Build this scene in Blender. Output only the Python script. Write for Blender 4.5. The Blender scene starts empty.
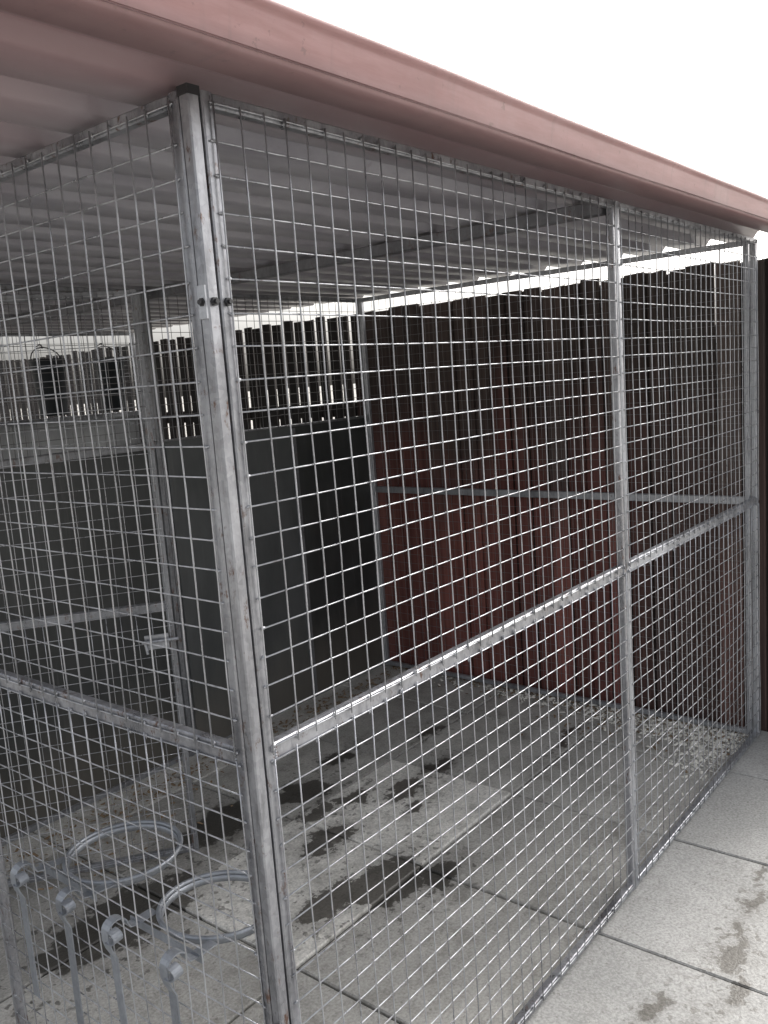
import bpy, math, random
import numpy as np
from mathutils import Vector, Matrix, noise
random.seed(7)
scene=bpy.context.scene
COL=bpy.context.collection
rad=math.radians

# ------------------------------------------------------------ materials
def new_mat(name):
    m=bpy.data.materials.new(name); m.use_nodes=True
    nt=m.node_tree; nt.nodes.clear()
    out=nt.nodes.new('ShaderNodeOutputMaterial'); b=nt.nodes.new('ShaderNodeBsdfPrincipled')
    nt.links.new(b.outputs[0],out.inputs[0])
    return m,nt,b
def nd(nt,t,**k):
    n=nt.nodes.new(t)
    for a,v in k.items(): setattr(n,a,v)
    return n
def inp(nt,sock,v):
    if isinstance(v,bpy.types.NodeSocket): nt.links.new(v,sock)
    else: sock.default_value=v
def mixc(nt,f,a,b,mode='MIX'):
    n=nd(nt,'ShaderNodeMix',data_type='RGBA',blend_type=mode)
    inp(nt,n.inputs[0],f); inp(nt,n.inputs[6],a); inp(nt,n.inputs[7],b)
    return n.outputs[2]
def mth(nt,op,a,b=0.0,c=None,clamp=False):
    n=nd(nt,'ShaderNodeMath',operation=op,use_clamp=clamp)
    inp(nt,n.inputs[0],a); inp(nt,n.inputs[1],b)
    if c is not None: inp(nt,n.inputs[2],c)
    return n.outputs[0]
def mapr(nt,v,a,b,c=0.0,d=1.0):
    n=nd(nt,'ShaderNodeMapRange'); n.interpolation_type='SMOOTHSTEP'
    inp(nt,n.inputs[0],v); n.inputs[1].default_value=a; n.inputs[2].default_value=b
    n.inputs[3].default_value=c; n.inputs[4].default_value=d
    return n.outputs[0]
def pos(nt): return nd(nt,'ShaderNodeNewGeometry').outputs['Position']
def noi(nt,vec,scale,detail=4,rough=.55):
    n=nd(nt,'ShaderNodeTexNoise'); inp(nt,n.inputs['Vector'],vec)
    n.inputs['Scale'].default_value=scale; n.inputs['Detail'].default_value=detail; n.inputs['Roughness'].default_value=rough
    return n.outputs['Fac']
def vscale(nt,vec,s):
    n=nd(nt,'ShaderNodeVectorMath',operation='MULTIPLY'); inp(nt,n.inputs[0],vec); n.inputs[1].default_value=s
    return n.outputs[0]
def bump(nt,b,h,strength,dist):
    n=nd(nt,'ShaderNodeBump'); n.inputs['Strength'].default_value=strength; n.inputs['Distance'].default_value=dist
    inp(nt,n.inputs['Height'],h); nt.links.new(n.outputs[0],b.inputs['Normal'])
def C(r,g,b): return (r,g,b,1)

def galv(name,c1,c2,metal=.55,rough=.42,rust=.12,grime=.5,rl=.60):
    m,nt,b=new_mat(name); P=pos(nt)
    v=nd(nt,'ShaderNodeTexVoronoi'); v.inputs['Scale'].default_value=110; nt.links.new(P,v.inputs['Vector'])
    sp=nd(nt,'ShaderNodeSeparateColor'); nt.links.new(v.outputs['Color'],sp.inputs[0])
    big=noi(nt,vscale(nt,P,(1,1,.3)),8,5,.65)
    f=mth(nt,'ADD',mth(nt,'MULTIPLY',sp.outputs[0],.25),mth(nt,'MULTIPLY',mapr(nt,big,.30,.70),.75))
    col=mixc(nt,f,c1,c2)
    r=mapr(nt,noi(nt,vscale(nt,P,(1,1,.5)),31,6,.75),rl,rl+.10)
    col=mixc(nt,mth(nt,'MULTIPLY',r,rust*4,clamp=True),col,C(.12,.065,.045))
    d=mapr(nt,noi(nt,vscale(nt,P,(1,1,.2)),45,4,.7),.47,.78)
    col=mixc(nt,mth(nt,'MULTIPLY',d,grime),col,C(.08,.078,.082))
    nt.links.new(col,b.inputs['Base Color'])
    b.inputs['Metallic'].default_value=metal
    nt.links.new(mapr(nt,big,.3,.7,rough-.1,rough+.15),b.inputs['Roughness'])
    bump(nt,b,noi(nt,P,60,3),.25,.002)
    return m
M_tube=galv('galvanised_tube',C(.26,.27,.29),C(.52,.53,.56),.6,.36,.16,.55)
M_post=galv('worn_galvanised_tube',C(.17,.172,.186),C(.44,.445,.47),.62,.33,.24,.6,.56)
M_gate=galv('dull_gate_steel',C(.15,.155,.165),C(.32,.325,.34),.5,.45,.2,.5,.56)
M_dark=galv('grimy_steel_beam',C(.12,.12,.13),C(.23,.23,.245),.5,.45,.2,.5,.56)
M_wire=galv('galvanised_wire',C(.28,.285,.30),C(.54,.55,.575),.6,.32,.12,.5)
M_wired=galv('dirty_shaded_wire',C(.12,.115,.115),C(.24,.235,.235),.3,.55,.15,.5)  # darker copy of the wire, dirt and shade both in the colour
M_strap=galv('dull_steel_strap',C(.20,.215,.24),C(.34,.36,.39),.5,.38,.05,.3)
def plain(name,c,rough=.6,metal=0,var=.3,scale=14):
    m,nt,b=new_mat(name); n=noi(nt,pos(nt),scale,5,.6)
    col=mixc(nt,n,C(*[x*(1-var) for x in c]),C(*[min(1,x*(1+var)) for x in c]))
    nt.links.new(col,b.inputs['Base Color']); b.inputs['Roughness'].default_value=rough; b.inputs['Metallic'].default_value=metal
    bump(nt,b,n,.1,.003)
    return m
M_black=plain('black_steel',(.02,.02,.022),.45)
M_bucket=plain('dark_plastic',(.010,.014,.018),.6)

def roof_under():
    m,nt,b=new_mat('dusty_roof_underside'); P=pos(nt)
    n=noi(nt,vscale(nt,P,(.5,2,1)),5,6,.65)
    col=mixc(nt,mapr(nt,n,.3,.7),C(.24,.23,.255),C(.35,.34,.365))
    sp=nd(nt,'ShaderNodeSeparateXYZ'); nt.links.new(P,sp.inputs[0])
    jit=mth(nt,'MULTIPLY',n,.12)
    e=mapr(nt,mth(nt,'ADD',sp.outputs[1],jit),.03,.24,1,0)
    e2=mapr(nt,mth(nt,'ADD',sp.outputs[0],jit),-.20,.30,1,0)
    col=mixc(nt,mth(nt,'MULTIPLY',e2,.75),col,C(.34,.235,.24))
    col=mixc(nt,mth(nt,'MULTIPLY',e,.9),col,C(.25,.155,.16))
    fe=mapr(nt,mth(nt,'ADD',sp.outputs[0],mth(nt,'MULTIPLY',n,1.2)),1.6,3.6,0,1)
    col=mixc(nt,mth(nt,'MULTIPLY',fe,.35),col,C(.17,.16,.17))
    d=mapr(nt,noi(nt,P,28,6,.7),.6,.7)
    col=mixc(nt,mth(nt,'MULTIPLY',d,.3),col,C(.15,.13,.125))
    nt.links.new(col,b.inputs['Base Color']); b.inputs['Roughness'].default_value=.30
    return m
M_under=roof_under()
def red_paint():
    m,nt,b=new_mat('faded_red_roof_paint'); P=pos(nt)
    n=noi(nt,vscale(nt,P,(.7,3,6)),6,6,.65)
    col=mixc(nt,mapr(nt,n,.3,.7),C(.28,.145,.14),C(.36,.205,.20))
    d=mapr(nt,noi(nt,P,3,6,.7),.45,.75)
    col=mixc(nt,mth(nt,'MULTIPLY',d,.45),col,C(.39,.28,.275))
    sp=nd(nt,'ShaderNodeSeparateXYZ'); nt.links.new(P,sp.inputs[0])
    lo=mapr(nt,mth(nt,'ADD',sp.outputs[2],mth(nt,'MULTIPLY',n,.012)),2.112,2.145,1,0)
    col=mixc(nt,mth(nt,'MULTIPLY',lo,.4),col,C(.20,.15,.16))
    s=mapr(nt,noi(nt,P,45,4,.6),.64,.71)
    col=mixc(nt,mth(nt,'MULTIPLY',s,.5),col,C(.14,.09,.085))
    st=mapr(nt,noi(nt,vscale(nt,P,(12,1,1)),3,4,.6),.55,.75)
    col=mixc(nt,mth(nt,'MULTIPLY',st,.3),col,C(.17,.12,.12))
    nt.links.new(col,b.inputs['Base Color']); b.inputs['Roughness'].default_value=.42
    return m
M_red=red_paint()

def sheet_mat(name,c1,c2):
    m,nt,b=new_mat(name); P=pos(nt)
    n=noi(nt,vscale(nt,P,(1,1,.35)),5,6,.65)
    col=mixc(nt,mapr(nt,n,.3,.7),c1,c2)
    sp=nd(nt,'ShaderNodeSeparateXYZ'); nt.links.new(P,sp.inputs[0])
    low=mapr(nt,mth(nt,'ADD',sp.outputs[2],mth(nt,'MULTIPLY',n,-.5)),-.25,.25,1,0)
    col=mixc(nt,mth(nt,'MULTIPLY',low,.6),col,C(.13,.115,.095))
    st=mapr(nt,noi(nt,vscale(nt,P,(14,14,.8)),3,4,.6),.55,.75)
    col=mixc(nt,mth(nt,'MULTIPLY',st,.3),col,C(.12,.12,.12))
    nt.links.new(col,b.inputs['Base Color']); b.inputs['Roughness'].default_value=.42
    return m
M_sheet=sheet_mat('dark_slate_sheet',C(.026,.028,.028),C(.044,.047,.047))
M_sheet2=sheet_mat('slate_sheet',C(.056,.060,.061),C(.086,.091,.093))
M_sheet3=sheet_mat('pale_grey_sheet',C(.36,.37,.38),C(.48,.49,.50))

def fence_mat():
    m,nt,b=new_mat('red_stained_timber'); P=pos(nt)
    at=nd(nt,'ShaderNodeAttribute',attribute_name='tone')
    sp=nd(nt,'ShaderNodeSeparateXYZ'); nt.links.new(P,sp.inputs[0])
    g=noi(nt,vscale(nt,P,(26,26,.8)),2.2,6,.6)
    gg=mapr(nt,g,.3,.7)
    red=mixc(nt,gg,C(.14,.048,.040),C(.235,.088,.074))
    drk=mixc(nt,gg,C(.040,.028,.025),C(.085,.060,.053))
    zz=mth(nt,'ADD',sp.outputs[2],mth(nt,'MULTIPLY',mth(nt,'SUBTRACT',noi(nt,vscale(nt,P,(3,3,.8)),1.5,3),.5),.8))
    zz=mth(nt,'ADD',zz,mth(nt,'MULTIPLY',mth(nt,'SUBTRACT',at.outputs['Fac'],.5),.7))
    col=mixc(nt,mapr(nt,zz,.8,1.6),red,drk)  # red towards the bottom, dark brown towards the top
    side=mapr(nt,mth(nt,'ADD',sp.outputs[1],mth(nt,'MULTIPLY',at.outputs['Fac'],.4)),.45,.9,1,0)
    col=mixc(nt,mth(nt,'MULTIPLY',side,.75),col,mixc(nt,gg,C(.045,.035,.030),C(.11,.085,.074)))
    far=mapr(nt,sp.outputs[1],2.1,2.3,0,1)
    col=mixc(nt,mth(nt,'MULTIPLY',far,.95),col,mixc(nt,gg,C(.010,.008,.008),C(.026,.021,.019)))  # far boards near black, a backlit silhouette put into the colour
    col=mixc(nt,1.0,col,mapr(nt,at.outputs['Fac'],0,1,.62,1.35),'MULTIPLY')
    nt.links.new(col,b.inputs['Base Color']); b.inputs['Roughness'].default_value=.8
    bump(nt,b,g,.4,.003)
    return m
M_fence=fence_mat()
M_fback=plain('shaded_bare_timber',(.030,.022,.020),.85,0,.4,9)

def concrete(name,c1,c2,spots,grime,drip=.60,wetc=(.27,.26,.25),warp=.28,edge=.85,specks=.5,hi=1.05):
    m,nt,b=new_mat(name); P=pos(nt)
    at=nd(nt,'ShaderNodeAttribute',attribute_name='tone')
    n=noi(nt,P,2.2,8,.7); fn=noi(nt,P,120,3,.6)
    col=mixc(nt,mapr(nt,n,.3,.7),c1,c2)
    tn=nd(nt,'ShaderNodeMapRange'); nt.links.new(at.outputs['Fac'],tn.inputs[0]); tn.clamp=False
    tn.inputs[3].default_value=.72; tn.inputs[4].default_value=1.25
    col=mixc(nt,1.0,col,tn.outputs[0],'MULTIPLY')
    col=mixc(nt,1.0,col,mapr(nt,fn,.3,.7,.80,1.15),'MULTIPLY')
    g=mapr(nt,noi(nt,P,7,8,.76),.45,.70)
    col=mixc(nt,mth(nt,'MULTIPLY',g,grime),col,C(.13,.12,.10))
    sk=mapr(nt,noi(nt,P,55,4,.7),.59,.68)
    col=mixc(nt,mth(nt,'MULTIPLY',sk,specks),col,C(.11,.10,.085))
    nz=nd(nt,'ShaderNodeTexNoise'); nz.inputs['Scale'].default_value=11; nz.inputs['Detail'].default_value=8; nz.inputs['Roughness'].default_value=.68
    nt.links.new(P,nz.inputs['Vector'])
    o=nd(nt,'ShaderNodeVectorMath',operation='SUBTRACT'); nt.links.new(nz.outputs['Color'],o.inputs[0]); o.inputs[1].default_value=(.5,.5,.5)
    o2=nd(nt,'ShaderNodeVectorMath',operation='SCALE'); nt.links.new(o.outputs[0],o2.inputs[0]); o2.inputs['Scale'].default_value=warp
    o3=nd(nt,'ShaderNodeVectorMath',operation='ADD'); nt.links.new(P,o3.inputs[0]); nt.links.new(o2.outputs[0],o3.inputs[1])
    flat=vscale(nt,o3.outputs[0],(1,1,0))
    cur=None
    for (x,y,rx,ry) in spots:
        s=nd(nt,'ShaderNodeVectorMath',operation='SUBTRACT'); nt.links.new(flat,s.inputs[0]); s.inputs[1].default_value=(x,y,0)
        q=vscale(nt,s.outputs[0],(1/rx,1/ry,0))
        l=nd(nt,'ShaderNodeVectorMath',operation='LENGTH'); nt.links.new(q,l.inputs[0])
        cur=l.outputs['Value'] if cur is None else mth(nt,'MINIMUM',cur,l.outputs['Value'])
    wet=mapr(nt,cur,edge,hi,1,0)
    damp=mth(nt,'MULTIPLY',mapr(nt,cur,.9,1.8,1,0),.28)
    halo=mapr(nt,cur,1.0,3.2,1,0)
    dr=mapr(nt,noi(nt,P,36,2,.5),drip,drip+.05)
    wet=mth(nt,'MAXIMUM',mth(nt,'MAXIMUM',wet,damp),mth(nt,'MULTIPLY',mth(nt,'MULTIPLY',dr,halo),.85))
    dark=mixc(nt,1.0,col,C(*wetc),'MULTIPLY')
    col=mixc(nt,wet,col,dark)
    nt.links.new(col,b.inputs['Base Color'])
    nt.links.new(mth(nt,'MULTIPLY_ADD',wet,-.42,.85),b.inputs['Roughness'])
    bump(nt,b,mth(nt,'ADD',fn,n),.45,.004)
    return m
in_spots=[(1.12,.70,.17,.11),(.93,.80,.14,.07),(1.24,.56,.09,.055),(1.66,1.05,.11,.05),(1.50,1.18,.09,.05),(1.90,1.05,.11,.045),(1.55,.93,.05,.03),
          (1.44,1.40,.13,.10),(1.33,1.22,.09,.05),(1.2,1.06,.12,.05),(2.45,.72,.13,.025),(2.2,1.3,.1,.04),(1.1,1.5,.22,.10),(.5,1.3,.3,.15),(1.75,1.5,.10,.04)]
out_spots=[(1.36,-.34,.10,.04),(1.47,-.31,.07,.028),(1.05,-.24,.06,.025),(1.64,-.31,.08,.025),(1.22,-.38,.08,.035),(1.80,-.30,.06,.02),(1.0,-.34,.06,.03)]
M_floor=concrete('stained_concrete_floor',C(.37,.36,.335),C(.53,.515,.48),in_spots,.55,.59,(.19,.183,.173),.26,.9,.5,1.0)
M_pave=concrete('pale_concrete_paving',C(.32,.318,.305),C(.40,.395,.38),out_spots,.22,.57,(.42,.40,.37),.22,.6,.5)
M_ground=concrete('dusty_ground',C(.30,.29,.26),C(.40,.38,.35),[(50,50,.1,.1)],.3)

# ------------------------------------------------------------ mesh helpers
WORLD={}
class MB:
    def __init__(s): s.v=[];s.f=[];s.mi=[];s.t=[]
    def add(s,vs,fs,mi=0,tone=.5):
        o=len(s.v); s.v+=[tuple(v) for v in vs]; s.f+=[tuple(i+o for i in f) for f in fs]; s.mi+=[mi]*len(fs); s.t+=[tone]*len(vs)
    def box(s,a,b,mi=0,tone=.5,M=None,bev=0.0):
        x0,y0,z0=[min(a[i],b[i]) for i in range(3)];x1,y1,z1=[max(a[i],b[i]) for i in range(3)]
        if bev<=0:
            vs=[(x0,y0,z0),(x1,y0,z0),(x1,y1,z0),(x0,y1,z0),(x0,y0,z1),(x1,y0,z1),(x1,y1,z1),(x0,y1,z1)]
            fs=[(0,3,2,1),(4,5,6,7),(0,1,5,4),(1,2,6,5),(2,3,7,6),(3,0,4,7)]
        else:
            d=[x1-x0,y1-y0,z1-z0]; ax=d.index(max(d)); u,w=[i for i in range(3) if i!=ax]
            if ax==1: u,w=2,0
            lo=[x0,y0,z0];hi=[x1,y1,z1]; k=bev
            sec=[(lo[u]+k,lo[w]),(hi[u]-k,lo[w]),(hi[u],lo[w]+k),(hi[u],hi[w]-k),(hi[u]-k,hi[w]),(lo[u]+k,hi[w]),(lo[u],hi[w]-k),(lo[u],lo[w]+k)]
            vs=[]
            for e in (lo[ax],hi[ax]):
                for p in sec:
                    q=[0,0,0];q[ax]=e;q[u]=p[0];q[w]=p[1];vs.append(tuple(q))
            fs=[tuple(range(7,-1,-1)),tuple(range(8,16))]+[(i,(i+1)%8,8+(i+1)%8,8+i) for i in range(8)]
        if M is not None: vs=[tuple(M@Vector(v)) for v in vs]
        s.add(vs,fs,mi,tone)
    def tube(s,pts,r,n=6,closed=False,mi=0):
        pts=[Vector(p) for p in pts]; N=len(pts); vs=[]
        prev=None
        for i,p in enumerate(pts):
            if closed: d=pts[(i+1)%N]-pts[i-1]
            else: d=pts[min(i+1,N-1)]-pts[max(i-1,0)]
            d.normalize()
            if prev is None:
                a=Vector((0,0,1)) if abs(d.z)<.9 else Vector((1,0,0))
                u=a.cross(d).normalized()
            else:
                u=(prev-d*prev.dot(d)).normalized()
            prev=u; w=d.cross(u)
            for k in range(n):
                t=2*math.pi*k/n; vs.append(tuple(p+u*(r*math.cos(t))+w*(r*math.sin(t))))
        fs=[]
        for i in range(N if closed else N-1):
            j=(i+1)%N
            for k in range(n): fs.append((i*n+k,i*n+(k+1)%n,j*n+(k+1)%n,j*n+k))
        if not closed: fs+=[tuple(range(n-1,-1,-1)),tuple(range((N-1)*n,N*n))]
        s.add(vs,fs,mi)
    def blob(s,c,ax,a,r):
        c=Vector(c); ax=Vector(ax).normalized(); q=Vector((0,0,1)) if abs(ax.z)<.9 else Vector((1,0,0)); u=q.cross(ax).normalized(); w=ax.cross(u)
        vs=[c-ax*a]+[c+u*(r*math.cos(t))+w*(r*math.sin(t)) for t in [i*math.pi*2/5 for i in range(5)]]+[c+ax*a]
        s.add(vs,[(0,1+(i+1)%5,1+i) for i in range(5)]+[(6,1+i,1+(i+1)%5) for i in range(5)])
    def ribbon(s,pts,wdir,w,th,mi=0):
        pts=[Vector(p) for p in pts]; wd=Vector(wdir).normalized(); N=len(pts); vs=[]
        for i,p in enumerate(pts):
            d=(pts[min(i+1,N-1)]-pts[max(i-1,0)]).normalized(); n=d.cross(wd).normalized()
            for a,b in ((-1,-1),(1,-1),(1,1),(-1,1)): vs.append(tuple(p+wd*(a*w/2)+n*(b*th/2)))
        fs=[(3,2,1,0),tuple((N-1)*4+k for k in range(4))]
        for i in range(N-1):
            for k in range(4): fs.append((i*4+k,i*4+(k+1)%4,(i+1)*4+(k+1)%4,(i+1)*4+k))
        s.add(vs,fs,mi)
def mk(name,mb,mats,parent=None,origin=None,smooth=False,**props):
    V=np.array(mb.v)
    if origin is None:
        lo=V.min(0);hi=V.max(0); origin=((lo[0]+hi[0])/2,(lo[1]+hi[1])/2,lo[2])
    origin=Vector(origin)
    me=bpy.data.meshes.new(name); me.from_pydata([tuple(Vector(v)-origin) for v in mb.v],[],mb.f)
    for m in mats: me.materials.append(m)
    for p,i in zip(me.polygons,mb.mi): p.material_index=i; p.use_smooth=smooth
    a=me.attributes.new('tone','FLOAT','POINT'); a.data.foreach_set('value',mb.t)
    me.update()
    import bmesh
    bm=bmesh.new(); bm.from_mesh(me); bmesh.ops.recalc_face_normals(bm,faces=bm.faces); bm.to_mesh(me); bm.free()
    o=bpy.data.objects.new(name,me); COL.objects.link(o)
    place(o,origin,parent)
    for k,v in props.items(): o[k]=v
    return o
def place(o,origin,parent):
    WORLD[o.name]=Vector(origin)
    if parent is not None: o.parent=parent; o.location=Vector(origin)-WORLD[parent.name]
    else: o.location=origin
def empty(name,loc,parent=None,**props):
    e=bpy.data.objects.new(name,None); e.empty_display_size=.1; COL.objects.link(e); place(e,Vector(loc),parent)
    for k,v in props.items(): e[k]=v
    return e

XM,XF,ZM,YB,HT=1.500,2.845,1.060,2.078,2.1
T=.022; RH=.034
def panel(name,wname,O,D,N,L,z0,z1,mids,kennel,meshes=None,sp=.05,tw=T,wr=.00155,wav=.003,seed=0,wm=None,tm=None,welds=False):
    O=Vector(O);D=Vector(D).normalized();N=Vector(N).normalized()
    M=Matrix.Identity(4)
    M.col[0][:3]=D; M.col[1][:3]=-N; M.col[2][:3]=(0,0,1); M.col[3][:3]=O
    fr=MB(); b=.0025
    fr.box((0,0,z0),(tw,tw,z1),M=M,bev=b); fr.box((L-tw,0,z0),(L,tw,z1),M=M,bev=b)
    fr.box((tw,0.0005,z1-tw),(L-tw,tw-.0005,z1-.0005),M=M,bev=b); fr.box((tw,.0005,z0+.0005),(L-tw,tw-.0005,z0+tw),M=M,bev=b)
    for zm in mids: fr.box((tw,.0005,zm-RH),(L-tw,tw-.0005,zm),M=M,bev=b)
    for zm in list(mids):
        for u in (tw,L-tw):
            for k in range(6):
                fr.blob(M@Vector((u,.002,zm-RH+.003+k*.005)),M.col[2][:3],.005,.0042)
    fo=mk(name,fr,[tm or M_tube],kennel)
    if meshes is None:
        lv=[z0+tw]+[z for m in mids for z in (m-RH,m)]+[z1-tw]
        meshes=[(lv[i],lv[i+1]) for i in range(0,len(lv),2)]
    wb=MB(); Dv=Vector(M.col[0][:3]); Zv=Vector((0,0,1))
    def off(u,z): return wav*(noise.noise(Vector((u*2.2+seed,z*2.2,seed*3.1))))*2
    for (a,c) in meshes:
        ov=.011
        nu=max(1,int(round((L-2*tw)/sp))); su=(L-2*tw)/nu
        for i in range(nu+1):
            u=tw+i*su+random.uniform(-.0018,.0018)
            if i==0:u-=.006
            if i==nu:u+=.006
            lean=random.uniform(-.0025,.0025); e0=random.uniform(-.003,.006);e1=random.uniform(-.003,.006)
            za,zc=a-ov-e0,c+ov+e1; n=max(3,int((zc-za)/.14)); P=[]
            for k in range(n+1):
                t=k/n; z=za+(zc-za)*t
                uu=u+lean*(t-.5)*2+.002*noise.noise(Vector((i*7.3+seed,z*3,1.7)))
                dd=wr+.0005+off(uu,z)*math.sin(math.pi*min(1,max(0,t)))+wr*2
                P.append(M@Vector((uu,-dd,z)))
            wb.tube(P,wr,5)
            if welds:
                for zz in (za+.008,zc-.008):
                    if random.random()<.8: wb.blob(M@Vector((u,-.0015,zz)),Zv,random.uniform(.005,.008),random.uniform(.0028,.0040))
        nz=max(1,int(round((c-a)/sp))); sz=(c-a)/nz
        for j in range(nz+1):
            z=a+j*sz+random.uniform(-.0018,.0018)
            if j==0:z-=.005
            if j==nz:z+=.005
            e0=random.uniform(-.003,.005);e1=random.uniform(-.003,.005)
            ua,uc=tw-ov-e0,L-tw+ov+e1; n=max(3,int((uc-ua)/.14)); P=[]
            sag=random.uniform(-.003,.001)
            for k in range(n+1):
                t=k/n; u=ua+(uc-ua)*t
                zz=z+sag*math.sin(math.pi*t)+.002*noise.noise(Vector((j*5.1+seed,u*3,9.7)))
                dd=wr+.0003+off(u,zz)*math.sin(math.pi*min(1,max(0,(zz-a)/(c-a))))
                P.append(M@Vector((u,-dd,zz)))
            wb.tube(P,wr,5)
            if welds:
                for uu in (ua+.007,uc-.007):
                    if random.random()<.85: wb.blob(M@Vector((uu,-.0012,z+random.uniform(-.001,.001))),Dv,random.uniform(.005,.008),random.uniform(.0028,.0042))
    mk(wname,wb,[wm or M_wire],fo,smooth=True)
    return fo

# ------------------------------------------------------------ KENNEL
kennel=empty('dog_kennel',(0,0,0),label='galvanised mesh dog kennel with ribbed roof and faded red fascia',category='dog kennel')
cp=MB(); cp.box((0,0,.0),(.022,.022,2.096),bev=.0025); corner=mk('corner_post',cp,[M_post],kennel)
cap=MB(); cap.box((-.001,-.001,2.090),(.023,.023,2.104)); mk('end_cap',cap,[M_black],corner)
def bolt(c,axis,par):
    b=MB(); r=.007; c=Vector(c); A=Vector(axis)
    b.tube([c,c+A*.005],r,6); b.tube([c+A*.005,c+A*.010],.0038,8)
    mk('bolt',b,[M_black],par)
bolt((.0105,-.0002,1.79),(0,-1,0),corner); bolt((-.0002,.0105,1.79),(-1,0,0),corner); bolt((.0375,-.0002,1.79),(0,-1,0),corner)
bolt((-.0002,.0105,.55),(-1,0,0),corner)
br=MB(); br.box((-.0035,.002,1.765),(-.0003,.020,1.815)); mk('bracket',br,[M_tube],corner)

panel('front_panel','wire_mesh',(.0265,0,0),(1,0,0),(0,-1,0),XM-.0265,.012,HT,[ZM],kennel,seed=1,tm=M_post,welds=True)
panel('front_panel','wire_mesh',(XM+.003,0.001,0),(1,0,0),(0,-1,0),XF-XM-.003,.012,HT-.001,[ZM],kennel,seed=2,welds=True)
panel('side_panel','wire_mesh',(0,.0245,0),(0,1,0),(-1,0,0),1.0,.012,HT,[ZM],kennel,seed=3,tm=M_post,welds=True)
dh=MB(); dh.box((.0,1.031,2.074),(.025,2.05,2.099),bev=.0035); mk('door_head_rail',dh,[M_tube],kennel)
gd=Vector((.87,1.37,0))-Vector((.03,2.0,0)); gl=gd.length
gn=Vector((-gd.y,gd.x,0)).normalized()*-1
gate=panel('gate','wire_mesh',(.03,2.0,0),gd,gn if gn.x<0 else -gn,gl,.03,2.0,[.955],kennel,seed=4,wr=.0013,tm=M_gate)
lt=MB()
lt.box((-.05,-.008,.80),(.03,-.002,.85),M=Matrix.Translation((.82,1.39,0))@Matrix.Rotation(math.atan2(gd.y,gd.x),4,'Z'))
lt.tube([(.76,1.41,.83),(.86,1.34,.83)],.006,8); lt.tube([(.77,1.405,.83),(.77,1.395,.79)],.005,8)
mk('latch',lt,[M_tube],gate)
panel('back_panel','wire_mesh',(0.0,YB,0),(1,0,0),(0,-1,0),1.42,.012,HT,[1.46],kennel,meshes=[(1.46,HT-T)],seed=5,wm=M_wired,wr=.0013,tm=M_gate)
panel('back_panel','wire_mesh',(1.423,YB+.001,0),(1,0,0),(0,-1,0),XF-1.423,.012,HT-.001,[1.46],kennel,meshes=[(1.46,HT-T-.001)],seed=6,wm=M_wired,wr=.0013,tm=M_gate)
bw=MB(); bw.box((.026,YB+.028,.03),(1.40,YB+.032,1.45)); mk('solid_sheet',bw,[M_sheet],kennel)
bw=MB(); bw.box((1.44,YB-.006,.03),(2.22,YB-.002,1.452)); mk('solid_sheet',bw,[M_sheet2],kennel)
bw=MB(); bw.box((2.223,YB-.005,.03),(2.80,YB-.001,1.448)); mk('solid_sheet',bw,[M_sheet],kennel)
st=MB(); st.box((2.205,YB-.012,.03),(2.24,YB-.0065,1.44)); mk('cover_strip',st,[M_gate],kennel)
st=MB(); st.box((1.44,YB-.012,.20),(1.46,YB-.0065,1.44)); mk('cover_strip',st,[M_sheet2],kennel)
panel('end_panel','wire_mesh',(XF-.001,.029,0),(0,1,0),(1,0,0),YB-.03,.012,HT-.002,[ZM],kennel,seed=7,wm=M_wired,wr=.0011)
panel('side_panel','wire_mesh',(0.0,YB+.04,0),(0,1,0),(-1,0,0),2.0,.012,HT,[ZM],kennel,seed=8)
panel('divider_panel','wire_mesh',(0.03,4.12,0),(1,0,0),(0,-1,0),XF-.06,.012,HT-.001,[1.56],kennel,meshes=[(1.56,HT-T)],seed=10,wm=M_wired,wr=.0013)
bw=MB(); bw.box((.056,4.15,.03),(XF-.06,4.154,1.55)); mk('solid_sheet',bw,[M_sheet3],kennel)
for x in (XM-.018,):
    p=MB(); p.box((x-.018,.027,2.064),(x+.018,4.5,2.103),bev=.003); mk('purlin',p,[M_dark],kennel)
# roof
rf=MB(); pitch=.19; y0,y1=-.145,4.6; x0,x1=-.46,2.93; RD=.028
prof=[]; y=y0
while y<y1:
    for dy,dz in ((0,0),(.100,0),(.110,RD*.2),(.124,RD*.85),(.134,RD),(.158,RD),(.168,RD*.85),(.182,RD*.15)): prof.append((y+dy,dz))
    y+=pitch
nx=24; vs=[];fs=[]
for k in range(nx+1):
    x=x0+(x1-x0)*k/nx
    for (yy,dz) in prof:
        vs.append((x,yy,2.110+dz+.0022*noise.noise(Vector((x*1.3,yy*2,0)))))
n=len(prof)
for k in range(nx):
    for i in range(n-1): fs.append((k*n+i,k*n+i+1,(k+1)*n+i+1,(k+1)*n+i))
rf.add(vs,fs,0); rf.add([(a,b,c+.0025) for a,b,c in vs],fs,1)
roof=mk('roof',rf,[M_under,M_red],kennel,smooth=True)
fp=[(-.060,2.1040),(-.128,2.1025),(-.137,2.1035),(-.1405,2.106),(-.1425,2.110),(-.1500,2.160),(-.1515,2.1635),(-.1545,2.1665),(-.1575,2.170),(-.1585,2.175),(-.1565,2.180),(-.151,2.183),(-.144,2.184),(-.10,2.187),(-.06,2.184)]
fa=MB(); vs=[];fs=[];nn=len(fp);nx=30
for k in range(nx+1):
    x=x0-.01+(x1-x0+.18)*k/nx
    for (a,b) in fp: vs.append((x,a+.0014*noise.noise(Vector((x*2.7,b*9,1))),b+(.0020 if b>2.112 else .0008)*noise.noise(Vector((x*1.9,a*3,5)))))
for k in range(nx):
    for i in range(nn-1): fs.append((k*nn+i,k*nn+i+1,(k+1)*nn+i+1,(k+1)*nn+i))
fa.add(vs,fs)
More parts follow.
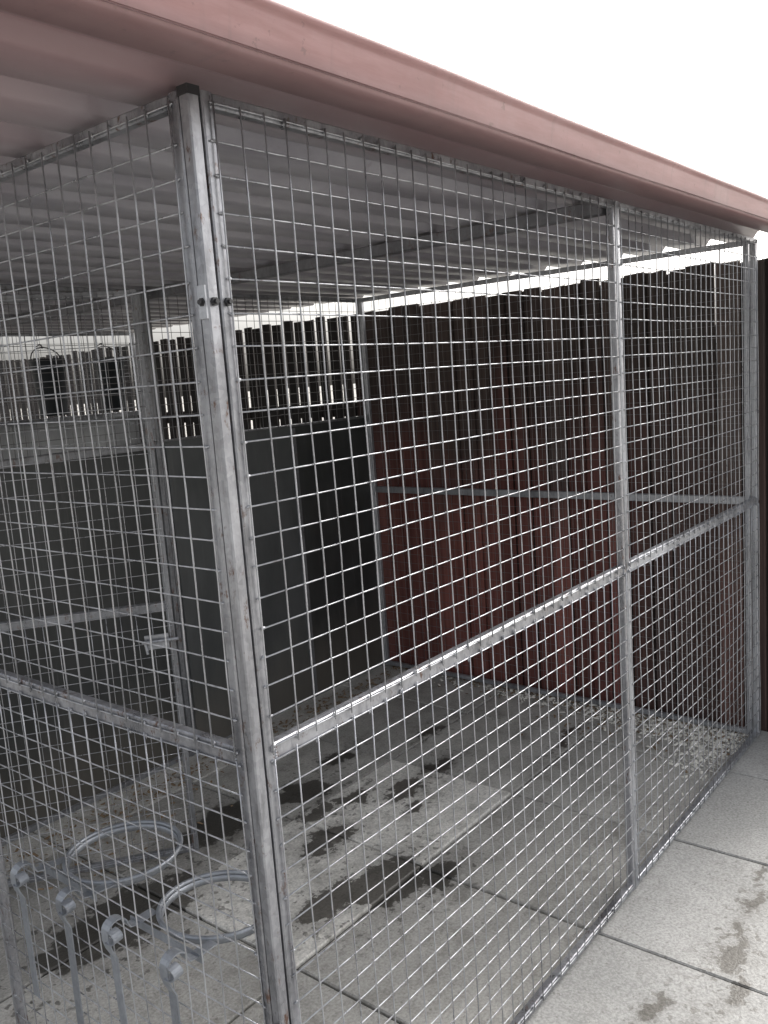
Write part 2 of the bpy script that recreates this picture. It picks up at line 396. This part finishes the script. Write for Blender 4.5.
fo=mk('fascia',fa,[M_red],roof,smooth=True)
sm=fo.modifiers.new('s','SOLIDIFY'); sm.thickness=.0012

# ------------------------------------------------------------ bowl holders hooked on the side mesh
def holder(yc,zc,tilt,lab,R=.138,cx=.20):
    e=empty('bowl_holder',(.0,yc,zc-.3),label=lab,category='bowl holder',group='bowl holders hooked on the kennel mesh')
    rb=MB()
    P=[(cx+R*math.cos(2*math.pi*k/56),yc+R*math.sin(2*math.pi*k/56),zc-R*math.cos(2*math.pi*k/56)*tilt) for k in range(56)]
    rb.tube(P,.0056,8,closed=True)
    N=56; vs=[];fs=[]
    for k in range(N):
        t=2*math.pi*k/N
        for (dr,dz) in ((-.0075,-.018),(-.005,-.018),(-.005,-.003),(-.0075,-.003)):
            px=(R+dr)*math.cos(t); vs.append((cx+px,yc+(R+dr)*math.sin(t),zc+dz-px*tilt))
    for k in range(N):
        for q in range(4): fs.append((k*4+q,k*4+(q+1)%4,((k+1)%N)*4+(q+1)%4,((k+1)%N)*4+q))
    rb.add(vs,fs); mk('ring',rb,[M_strap],e,smooth=True)
    for s in (-1,1):
        yy=yc+s*.098; h=MB()
        P=[(cx-.10,yy,zc+.10*tilt-.002),(.04,yy,zc+.004),(.022,yy,zc+.008)]
        for k in range(9):
            a=math.pi*k/8; P.append((-.007+.024*math.cos(a),yy,zc+.018+.022*math.sin(a)))
        P+=[(-.031,yy,zc+.0),(-.026,yy,zc-.02),(-.017,yy,zc-.04),(-.015,yy+random.uniform(-.014,.014),zc-.30)]
        h.ribbon(P,(0,1,0),.025,.0028); mk('hook',h,[M_strap],e)
        c=MB(); c.ribbon([(-.024+.004*math.sin(a),yy-.012-.020*math.sin(a)*(1-.06*a),zc+.012+.015*math.cos(a)*(1-.06*a)) for a in [math.pi*k/11*1.2 for k in range(12)]],(1,0,.1),.022,.0025); mk('curl',c,[M_strap],e)
    br=MB(); br.ribbon([(.045,yc-.12,zc+.0),(.045,yc,zc+.0),(.045,yc+.12,zc+.0)],(0,0,1),.018,.003); mk('cross_bar',br,[M_strap],e)
holder(.755,.555,.0,'grey steel ring bowl holder hooked over kennel mesh')
holder(.385,.550,.06,'grey steel ring bowl holder hooked over kennel mesh',R=.130,cx=.19)

# ------------------------------------------------------------ buckets in the neighbouring run
for (x,r) in ((2.06,.105),(2.50,.095)):
    b=MB(); pts=[(0,0),(r*.74,0),(r*.78,.012),(r,.33),(r*1.06,.332),(r*1.06,.348),(r*.95,.348),(r*.74,.02),(0,.02)]
    z0=1.575;yc=3.99;N=24;vs=[];fs=[]
    for (rr,z) in pts:
        for k in range(N):
            t=2*math.pi*k/N; vs.append((x+rr*math.cos(t),yc+rr*math.sin(t),z0+z))
    for i in range(len(pts)-1):
        for k in range(N): fs.append((i*N+k,i*N+(k+1)%N,(i+1)*N+(k+1)%N,(i+1)*N+k))
    b.add(vs,fs)
    bo=mk('bucket',b,[M_bucket],None,smooth=True,label='dark plastic bucket hanging by its handle on mesh',category='bucket',group='buckets hanging on the far mesh')
    h=MB(); h.tube([(x-r*1.0,yc,z0+.335)]+[(x-r*1.0*math.cos(math.pi*k/10),yc+.04*math.sin(math.pi*k/10),z0+.335+.09*math.sin(math.pi*k/10)) for k in range(1,10)]+[(x+r*1.0,yc,z0+.335)],.004,6)
    mk('handle',h,[M_black],bo,smooth=True)
    h=MB(); h.tube([(x,yc+.04,z0+.418),(x,yc+.045,z0+.438),(x,yc+.07,z0+.445),(x,4.115,z0+.43)],.004,6); mk('hook',h,[M_black],bo)

# ------------------------------------------------------------ fence
fence=empty('timber_fence',(2.95,2.5,0),label='tall red and brown paling fence behind the kennel',category='fence')
pl=MB(); y=-.42
def board(yc,w,top,xo,rot,lean,tone,mi=0,th=.014):
    M=Matrix.Translation((xo,yc,0))@Matrix.Rotation(rot,4,'Z'); s=6; vs=[]
    for k in range(s+1):
        t=k/s; z=-.04+(top+.04)*t; dy=lean*t+.002*noise.noise(Vector((yc*9,z*2,0))); dx=.002*noise.noise(Vector((yc*5,z*1.5,4)))
        for (a,b2) in ((0.003,-w/2),(th,-w/2),(th,w/2),(0.003,w/2),(0,w/2-.004),(0,-w/2+.004)): vs.append(tuple(M@Vector((a+dx,b2+dy,z+(random.uniform(-.003,.003) if k==s else 0)))))
    fs=[(0,1,2,3,4,5),tuple(s*6+i for i in (5,4,3,2,1,0))]
    for k in range(s):
        for i in range(6): fs.append((k*6+i,k*6+(i+1)%6,(k+1)*6+(i+1)%6,(k+1)*6+i))
    pl.add(vs,fs,mi,tone)
while y<9:
    near=y<2.15
    if near: w=random.uniform(.088,.100); gap=random.uniform(.007,.012)
    else: w=random.uniform(.062,.074); gap=random.uniform(.020,.032)
    top=2.034+(random.uniform(-.010,.006) if near else random.uniform(-.016,.010))
    lean=random.uniform(-.003,.003) if near else random.uniform(-.008,.008)
    tone=random.random()*(.15 if y<0 else 1)
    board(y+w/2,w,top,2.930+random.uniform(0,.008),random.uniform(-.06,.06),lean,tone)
    if near:
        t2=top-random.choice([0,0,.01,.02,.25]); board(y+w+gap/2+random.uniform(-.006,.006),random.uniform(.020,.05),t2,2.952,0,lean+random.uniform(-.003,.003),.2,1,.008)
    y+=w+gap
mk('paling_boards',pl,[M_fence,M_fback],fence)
for z in (.35,1.45):
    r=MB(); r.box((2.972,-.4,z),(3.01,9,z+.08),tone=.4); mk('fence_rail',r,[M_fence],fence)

# ------------------------------------------------------------ ground
g=MB(); S=400; g.add([(-S,-S,-.05),(S,-S,-.05),(S,S,-.05),(-S,S,-.05)],[(0,1,2,3)]); mk('ground',g,[M_ground],None,(0,0,-.05),kind='structure')
def slabs(name,xs,ys,mat,tones,bz=0,gp=.003,fill=-1.05,fz=-.014):
    m=MB()
    for i in range(len(xs)-1):
        for j in range(len(ys)-1):
            a,b,c,d=xs[i]+gp,xs[i+1]-gp,ys[j]+gp,ys[j+1]-gp
            k=.004; t=tones.get((i,j),random.uniform(.35,.65))
            bh=bz+(.004 if t>1.2 else 0)
            h=[bh+random.uniform(-.0022,.0022) for _ in range(4)]
            vs=[(a,c,-.04),(b,c,-.04),(b,d,-.04),(a,d,-.04),(a,c,h[0]-k),(b,c,h[1]-k),(b,d,h[2]-k),(a,d,h[3]-k),(a+k,c+k,h[0]),(b-k,c+k,h[1]),(b-k,d-k,h[2]),(a+k,d-k,h[3])]
            m.add(vs,[(0,1,5,4),(1,2,6,5),(2,3,7,6),(3,0,4,7),(4,5,9,8),(5,6,10,9),(6,7,11,10),(7,4,8,11),(8,9,10,11)],0,t)
    m.add([(xs[0],ys[0],fz),(xs[-1],ys[0],fz),(xs[-1],ys[-1],fz),(xs[0],ys[-1],fz)],[(0,1,2,3)],0,fill)
    return mk(name,m,[mat],None,(0,0,0),kind='structure')
xs=[-.59,.02,.64,1.25,1.86,2.46,2.925]; ys=[.035,.66,1.27,1.88,2.49,3.1,3.71,4.4]
slabs('concrete_floor',xs,ys,M_floor,{(3,1):1.8,(2,1):1.4,(4,1):.5,(3,0):.3,(2,0):.4,(4,0):.5,(5,0):.45,(3,2):.4,(2,2):.15,(1,1):.35,(1,2):-.1,(4,2):.3,(5,1):.5},0,.0045,-.9,-.010)
xs=[-3.0,-2.39,-1.78,-1.17,-.56,.04,.64,1.25,1.86,2.46,2.925]; ys=[-2.41,-1.80,-1.19,-.585,.028]
slabs('paving',xs,ys,M_pave,{},-.002,.002,-.35,-.008)
def chips(name,areas,mat,smin,smax):
    m=MB()
    for (x,y,sx,sy,n) in areas:
        for _ in range(n):
            px,py=random.gauss(x,sx),random.gauss(y,sy)
            if px>2.9: px=2.9-random.random()*.1
            if y>.03 and py<.045: py=.045+abs(py-.045)
            s=random.uniform(smin,smax); a=random.uniform(0,6.28)
            M=Matrix.Translation((px,py,.001+random.random()*.006))@Matrix.Rotation(a,4,'Z')@Matrix.Rotation(random.uniform(-.6,.6),4,'X')@Matrix.Rotation(random.uniform(-.4,.4),4,'Y')
            L=s*random.uniform(1,2.6)
            vs=[M@Vector(v) for v in ((-L/2,-s/2,0),(L/2,-s/3,0),(L/2.4,s/2,0),(-L/2.5,s/2.5,0),(-L/4,0,s*.35),(L/4,0,s*.3))]
            m.add(vs,[(0,1,5,4),(1,2,5),(2,3,4,5),(3,0,4),(0,3,2,1)])
    return mk(name,m,[mat],None,(0,0,0),kind='stuff')
M_chipw=plain('pale_crumbs',(.78,.75,.69),.8); M_chipb=plain('dry_leaf_litter',(.20,.14,.085),.85)
chips('pale_debris',[(2.76,.36,.08,.22,620),(2.62,.15,.14,.06,300),(2.80,1.0,.05,.35,260)],M_chipw,.006,.016)
chips('leaf_litter',[(2.82,.9,.06,.6,520),(2.68,.5,.14,.30,160),(2.2,1.97,.5,.05,300),(1.0,1.97,.5,.05,260),(.8,1.8,.3,.12,160)],M_chipb,.005,.013)

# ------------------------------------------------------------ light, world, camera
w=bpy.data.worlds.new('World'); scene.world=w; w.use_nodes=True; nt=w.node_tree; nt.nodes.clear()
sd=Vector((.80,-.10,.60)).normalized(); el=math.asin(sd.z); az=math.atan2(sd.x,sd.y)
sky=nt.nodes.new('ShaderNodeTexSky'); sky.sky_type='NISHITA'; sky.sun_disc=False; sky.sun_elevation=el; sky.sun_rotation=az
sky.dust_density=7; sky.air_density=1.0
hs=nt.nodes.new('ShaderNodeHueSaturation'); hs.inputs['Saturation'].default_value=.22; hs.inputs['Value'].default_value=2.55
bg=nt.nodes.new('ShaderNodeBackground'); bg.inputs[1].default_value=.15
wo=nt.nodes.new('ShaderNodeOutputWorld')
nt.links.new(sky.outputs[0],hs.inputs['Color']); nt.links.new(hs.outputs[0],bg.inputs[0]); nt.links.new(bg.outputs[0],wo.inputs[0])
sl=bpy.data.lights.new('sun','SUN'); sl.energy=1.0; sl.angle=rad(14); sl.color=(1,.97,.93)
so=bpy.data.objects.new('sun',sl); COL.objects.link(so); so.rotation_euler=sd.to_track_quat('Z','Y').to_euler(); so.location=(2,-3,6)
cam=bpy.data.cameras.new('camera'); co=bpy.data.objects.new('camera',cam); COL.objects.link(co); scene.camera=co
yaw,p,r=.68757,-.15259,-.07271
fw=Vector((math.cos(p)*math.cos(yaw),math.cos(p)*math.sin(yaw),math.sin(p))); rt=Vector((math.sin(yaw),-math.cos(yaw),0)); up=rt.cross(fw)
rt2=rt*math.cos(r)+up*math.sin(r); up2=-rt*math.sin(r)+up*math.cos(r)
M=Matrix.Identity(4); M.col[0][:3]=rt2; M.col[1][:3]=up2; M.col[2][:3]=-fw; M.col[3][:3]=(-.89053,-1.04657,1.65486)
co.matrix_world=M
cam.sensor_fit='VERTICAL'; cam.sensor_height=24; cam.lens=864.38*24/1024; cam.clip_start=.02; cam.clip_end=2000
scene.view_settings.view_transform='Standard'; scene.view_settings.look='None'; scene.view_settings.exposure=0
